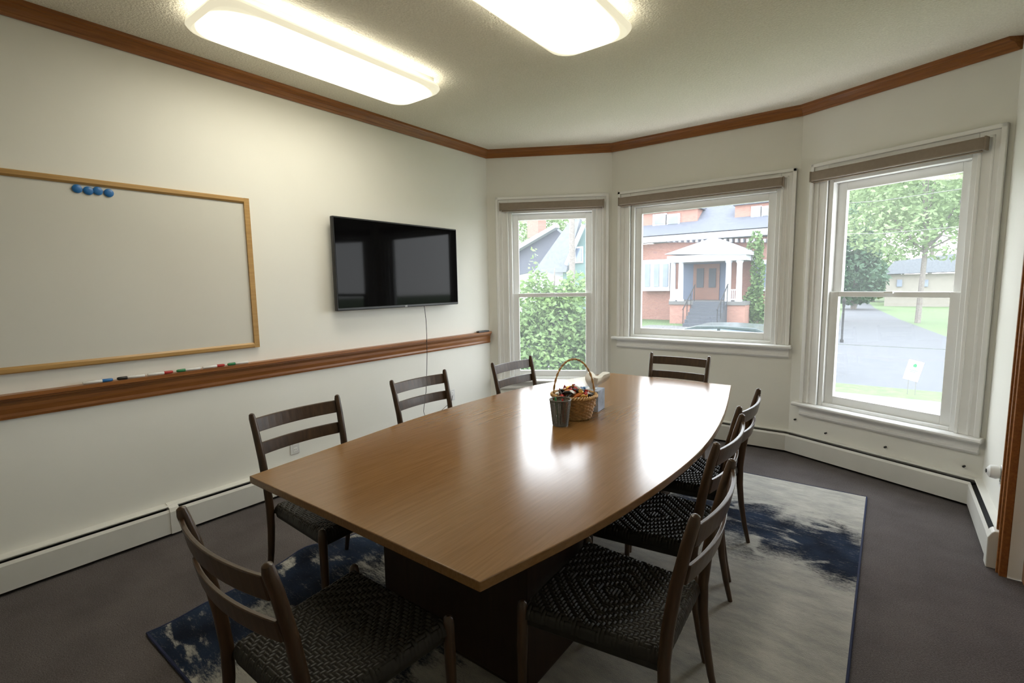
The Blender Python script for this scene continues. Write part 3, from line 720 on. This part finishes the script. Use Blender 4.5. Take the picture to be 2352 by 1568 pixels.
m = MB(); leaves(m, [(0, 0, 1.0, .55, .2, 1.1), (.15, 0, 2.6, .35, .2, 1.4), (0, 0, 4.2, .4, .2, .7), (.4, 0, .6, .8, .3, .5)], 2000, .10, .7); m.build('foliage', 'leaf1', iv)
m = MB(); m.tube([(0, .1, 0), (.1, .1, 2), (0, .1, 4.5)], .04, 6); m.build('stem', 'bark', iv)
# green house on the left
t = thing('green_house', 'green-sided house with a pale roof seen through the narrow left window', 'house')
Yh = 27
m = MB(); m.polyY(pp([(1293, 600), (1330, 520), (1358, 505), (1358, 720), (1293, 720)], Yh), Yh, Yh+3); m.build('wall', 'siding', t)
m = MB(); m.polyY(pp([(1225, 625), (1312, 503), (1332, 503), (1300, 625)], Yh-.3), Yh-.3, Yh); m.build('roof', 'paleroof', t)
m = MB(); m.polyY(pp([(1150, 592), (1272, 522), (1300, 545), (1240, 620), (1150, 640)], Yh+.5), Yh+.5, Yh+1); m.build('porch_roof', 'shingle', t)
m = MB(); m.polyY(pp([(1150, 585), (1274, 514), (1276, 522), (1150, 596)], Yh-.1), Yh-.1, Yh+.4); m.polyY(pp([(1296, 606), (1336, 515), (1342, 517), (1302, 610)], Yh-.5), Yh-.5, Yh-.31); m.build('fascia', 'housewhite', t)
m = MB(); m.polyY(pp([(1150, 600), (1300, 600), (1300, 740), (1150, 740)], Yh+.6), Yh+.6, Yh+3); m.build('porch_wall', 'housewhite', t)
bp(MB(), 1211, 500, 1236, 545, Yh+2, 1).build('chimney', 'brick', t)
f = bp(MB(), 1320, 566, 1338, 604, Yh-.1, .1).build('window', 'housewhite', t); bp(MB(), 1323, 570, 1335, 600, Yh-.15, .05).build('pane', 'hglass', f)
po = thing('utility_pole', 'wooden utility pole beyond the narrow left window', 'pole', (PX(1314, 600, 22).x, 22, G))
MB().tube([(0, 0, 0), (0, 0, 10)], [.17, .12], 10).build('post', 'bark', po, smooth=True)
MB().box(-1.1, 1.1, -.06, .06, 8.6, 8.75).build('crossarm', 'bark', po)
# far house
t = thing('tan_house', 'tan clapboard house far behind the trees in the right window', 'house')
bp(MB(), 2034, 628, 2260, 672, 52, 6, G).build('wall', 'tan', t)
m = MB(); q = pp([(2026, 630), (2054, 600), (2270, 572), (2270, 620)], 51.5); m.polyY(q, 51.5, 58.5); m.build('roof', 'paleroof', t)
for x in (2060, 2120): bp(MB(), x, 642, x+12, 658, 51.9, .1).build('window', 'hglass', t)
# trees
def tr_at(px, Y, H, blobs, n, s, leaf, tr, label, name='tree'):
    x = PX(px, 680, Y).x
    tree(name, label, 'tree', (x, Y, G), [(a*H, b_*H, c_*H, r*H, r*H, q*H) for a, b_, c_, r, q in blobs], n, s, leaf, tr, None, 'trees across the street')
BR = [(0, 0, .7, .30, .28), (.25, 0, .55, .25, .18), (-.25, .1, .58, .25, .2), (.05, 0, .9, .22, .16), (.3, 0, .78, .22, .14), (-.15, -.1, .42, .22, .10)]
BI = BR+[(.12, 0, .36, .20, .09), (.30, 0, .40, .14, .10), (-.10, .05, .34, .12, .06)]
tr_at(2112, 33, 11.5, BI, 16000, .13, 'leaf2', .13, 'pale green birch-like tree on the lawn right of the driveway')
tr_at(1990, 66, 17, BR, 10000, .3, 'leaf2', .3, 'tall pale tree behind the end of the driveway')
tr_at(2330, 74, 20, BR, 6000, .35, 'leaf2', .3, 'tall pale tree behind the tan house at the right')
tr_at(1870, 80, 18, BR, 5000, .35, 'leaf1', .3, 'green tree beyond the left side of the driveway')
tr_at(2130, 102, 29, BR, 11000, .5, 'leaf2', .3, 'tall green tree far behind the tan house')
tr_at(2010, 124, 38, BR, 11000, .7, 'leaf2', .3, 'tallest pale tree at the very back of the right window view')
tr_at(1962, 46, 8.0, [(0, 0, .3, .26, .26), (0, 0, .55, .2, .22), (0, 0, .8, .12, .2)], 5000, .2, 'leaf3', .2, 'dark green conifer left of the driveway end', 'conifer')
tr_at(2004, 62, 7.0, [(0, 0, .3, .36, .26), (.1, 0, .55, .3, .25)], 4000, .2, 'leaf1', .2, 'dark rounded bush tree behind the driveway', 'conifer')
tr_at(1240, 52, 13, BR, 4000, .3, 'leaf2', .3, 'pale tree far behind the green-sided house')
# overhead wires
for i, (ya, yb) in enumerate(((470, 420), (532, 512))):
    a = PX(1800, ya+6, 22); b_ = PX(2300, yb, 22); mid_ = (a+b_)/2-Vector((0, 0, .15))
    tag(MB().tube([a, mid_, b_], .010, 6).build('overhead_wire', 'greymetal'), ['upper', 'lower'][i]+' overhead wire crossing the view in the right window', 'wire', 'overhead wires')
# lamp post
p = PX(1937, 720, 21.6); t = thing('lamp_post', 'short black post at the left edge of the driveway', 'post', (p.x, 21.6, G))
MB().lathe([(.06, 0), (.06, .1), (.035, .13), (.035, 1.30), (.05, 1.33), (.05, 1.42)], 0, 0, 12).build('post', 'slot', t, smooth=True)
MB().lathe([(.02, 1.42), (.06, 1.48), (.06, 1.56), (.015, 1.66)], 0, 0, 12).build('finial', 'slot', t, smooth=True)
# yard sign
p = PX(2098, 852, 12.4); t = thing('yard_sign', 'small white yard sign with a green emblem on the grass verge', 'sign', (p.x, 12.4, G+.01), rad(-12))
zc = p.z-G
pan = MB().box(-.12, .12, -.004, .004, -.20, .20).build('panel', 'white', t, rot=(0, rad(12), 0), loc=(0, 0, zc))
m = MB(); m.polyY([(-.025, .07), (.025, .07), (.032, .115), (.0, .15), (-.032, .115)], -.006, -.0042); m.build('emblem', 'green', pan)
m = MB()
for i, w in enumerate((.07, .05)): m.box(-w, w, -.006, -.0042, .0-i*.03, .010-i*.03)
m.build('lettering', 'green', pan)
for x in (-.07, .05): MB().tube([(x, 0.01, 0), (x, 0.01, zc-.15)], .006, 6).build('stake', 'greymetal', t)
# parked car
p = PX(1612, 760, 14); q = PX(1680, 745, 14)
t = thing('parked_car', 'dark green car parked on the street outside the middle window', 'car', (p.x-1.55, 13.3, G-.005))
zr = q.z-(G-.005)
body = [(0, .35), (.05, .62), (.25, .74), (1.0, .80), (3.7, .82), (4.0, .74), (4.1, .4), (4.0, .22), (.15, .22)]
MB().polyY(body, 0, 1.7).build('body', 'carpaint', t, bevel=.06)
cab = [(.75, .78), (1.25, zr-.10), (1.55, zr-.02), (2.2, zr), (3.0, zr-.03), (3.3, zr-.14), (3.65, .80)]
MB().polyY(cab, .15, 1.55).build('cabin', 'carpaint', t, bevel=.05)
MB().polyY([(1.0, .82), (1.32, zr-.12), (2.1, zr-.08), (2.1, .82)], .12, .16).build('side_window', 'hglass', t)
MB().polyY([(2.18, .82), (2.18, zr-.08), (2.9, zr-.12), (3.35, .84)], .12, .16).build('side_window', 'hglass', t)
for x in (.8, 3.3):
    for y in (-.02, 1.55): MB().lathe([(.1, 0), (.30, 0), (.32, .03), (.32, .15), (.30, .18), (.1, .18)], 0, 0, 20).build('wheel', 'black', t, loc=(x, y+.17, .32), rot=(PI/2, 0, 0), smooth=True)

# ------------------------------------------------------------------ light
w = bpy.data.worlds.new('sky'); bpy.context.scene.world = w; w.use_nodes = True; nt = w.node_tree
bg = nt.nodes['Background']; tc = node(nt, 'ShaderNodeTexCoord'); sx = node(nt, 'ShaderNodeSeparateXYZ'); nt.links.new(tc.outputs['Generated'], sx.inputs[0])
nt.links.new(ramp(nt, sx.outputs[2], [(.0, (.97, .98, 1.0)), (1, (.82, .90, 1.0))]), bg.inputs['Color']); bg.inputs['Strength'].default_value = 5.0
s = bpy.context.scene; s.view_settings.view_transform = 'Standard'; s.view_settings.look = 'None'; s.view_settings.exposure = 1.0
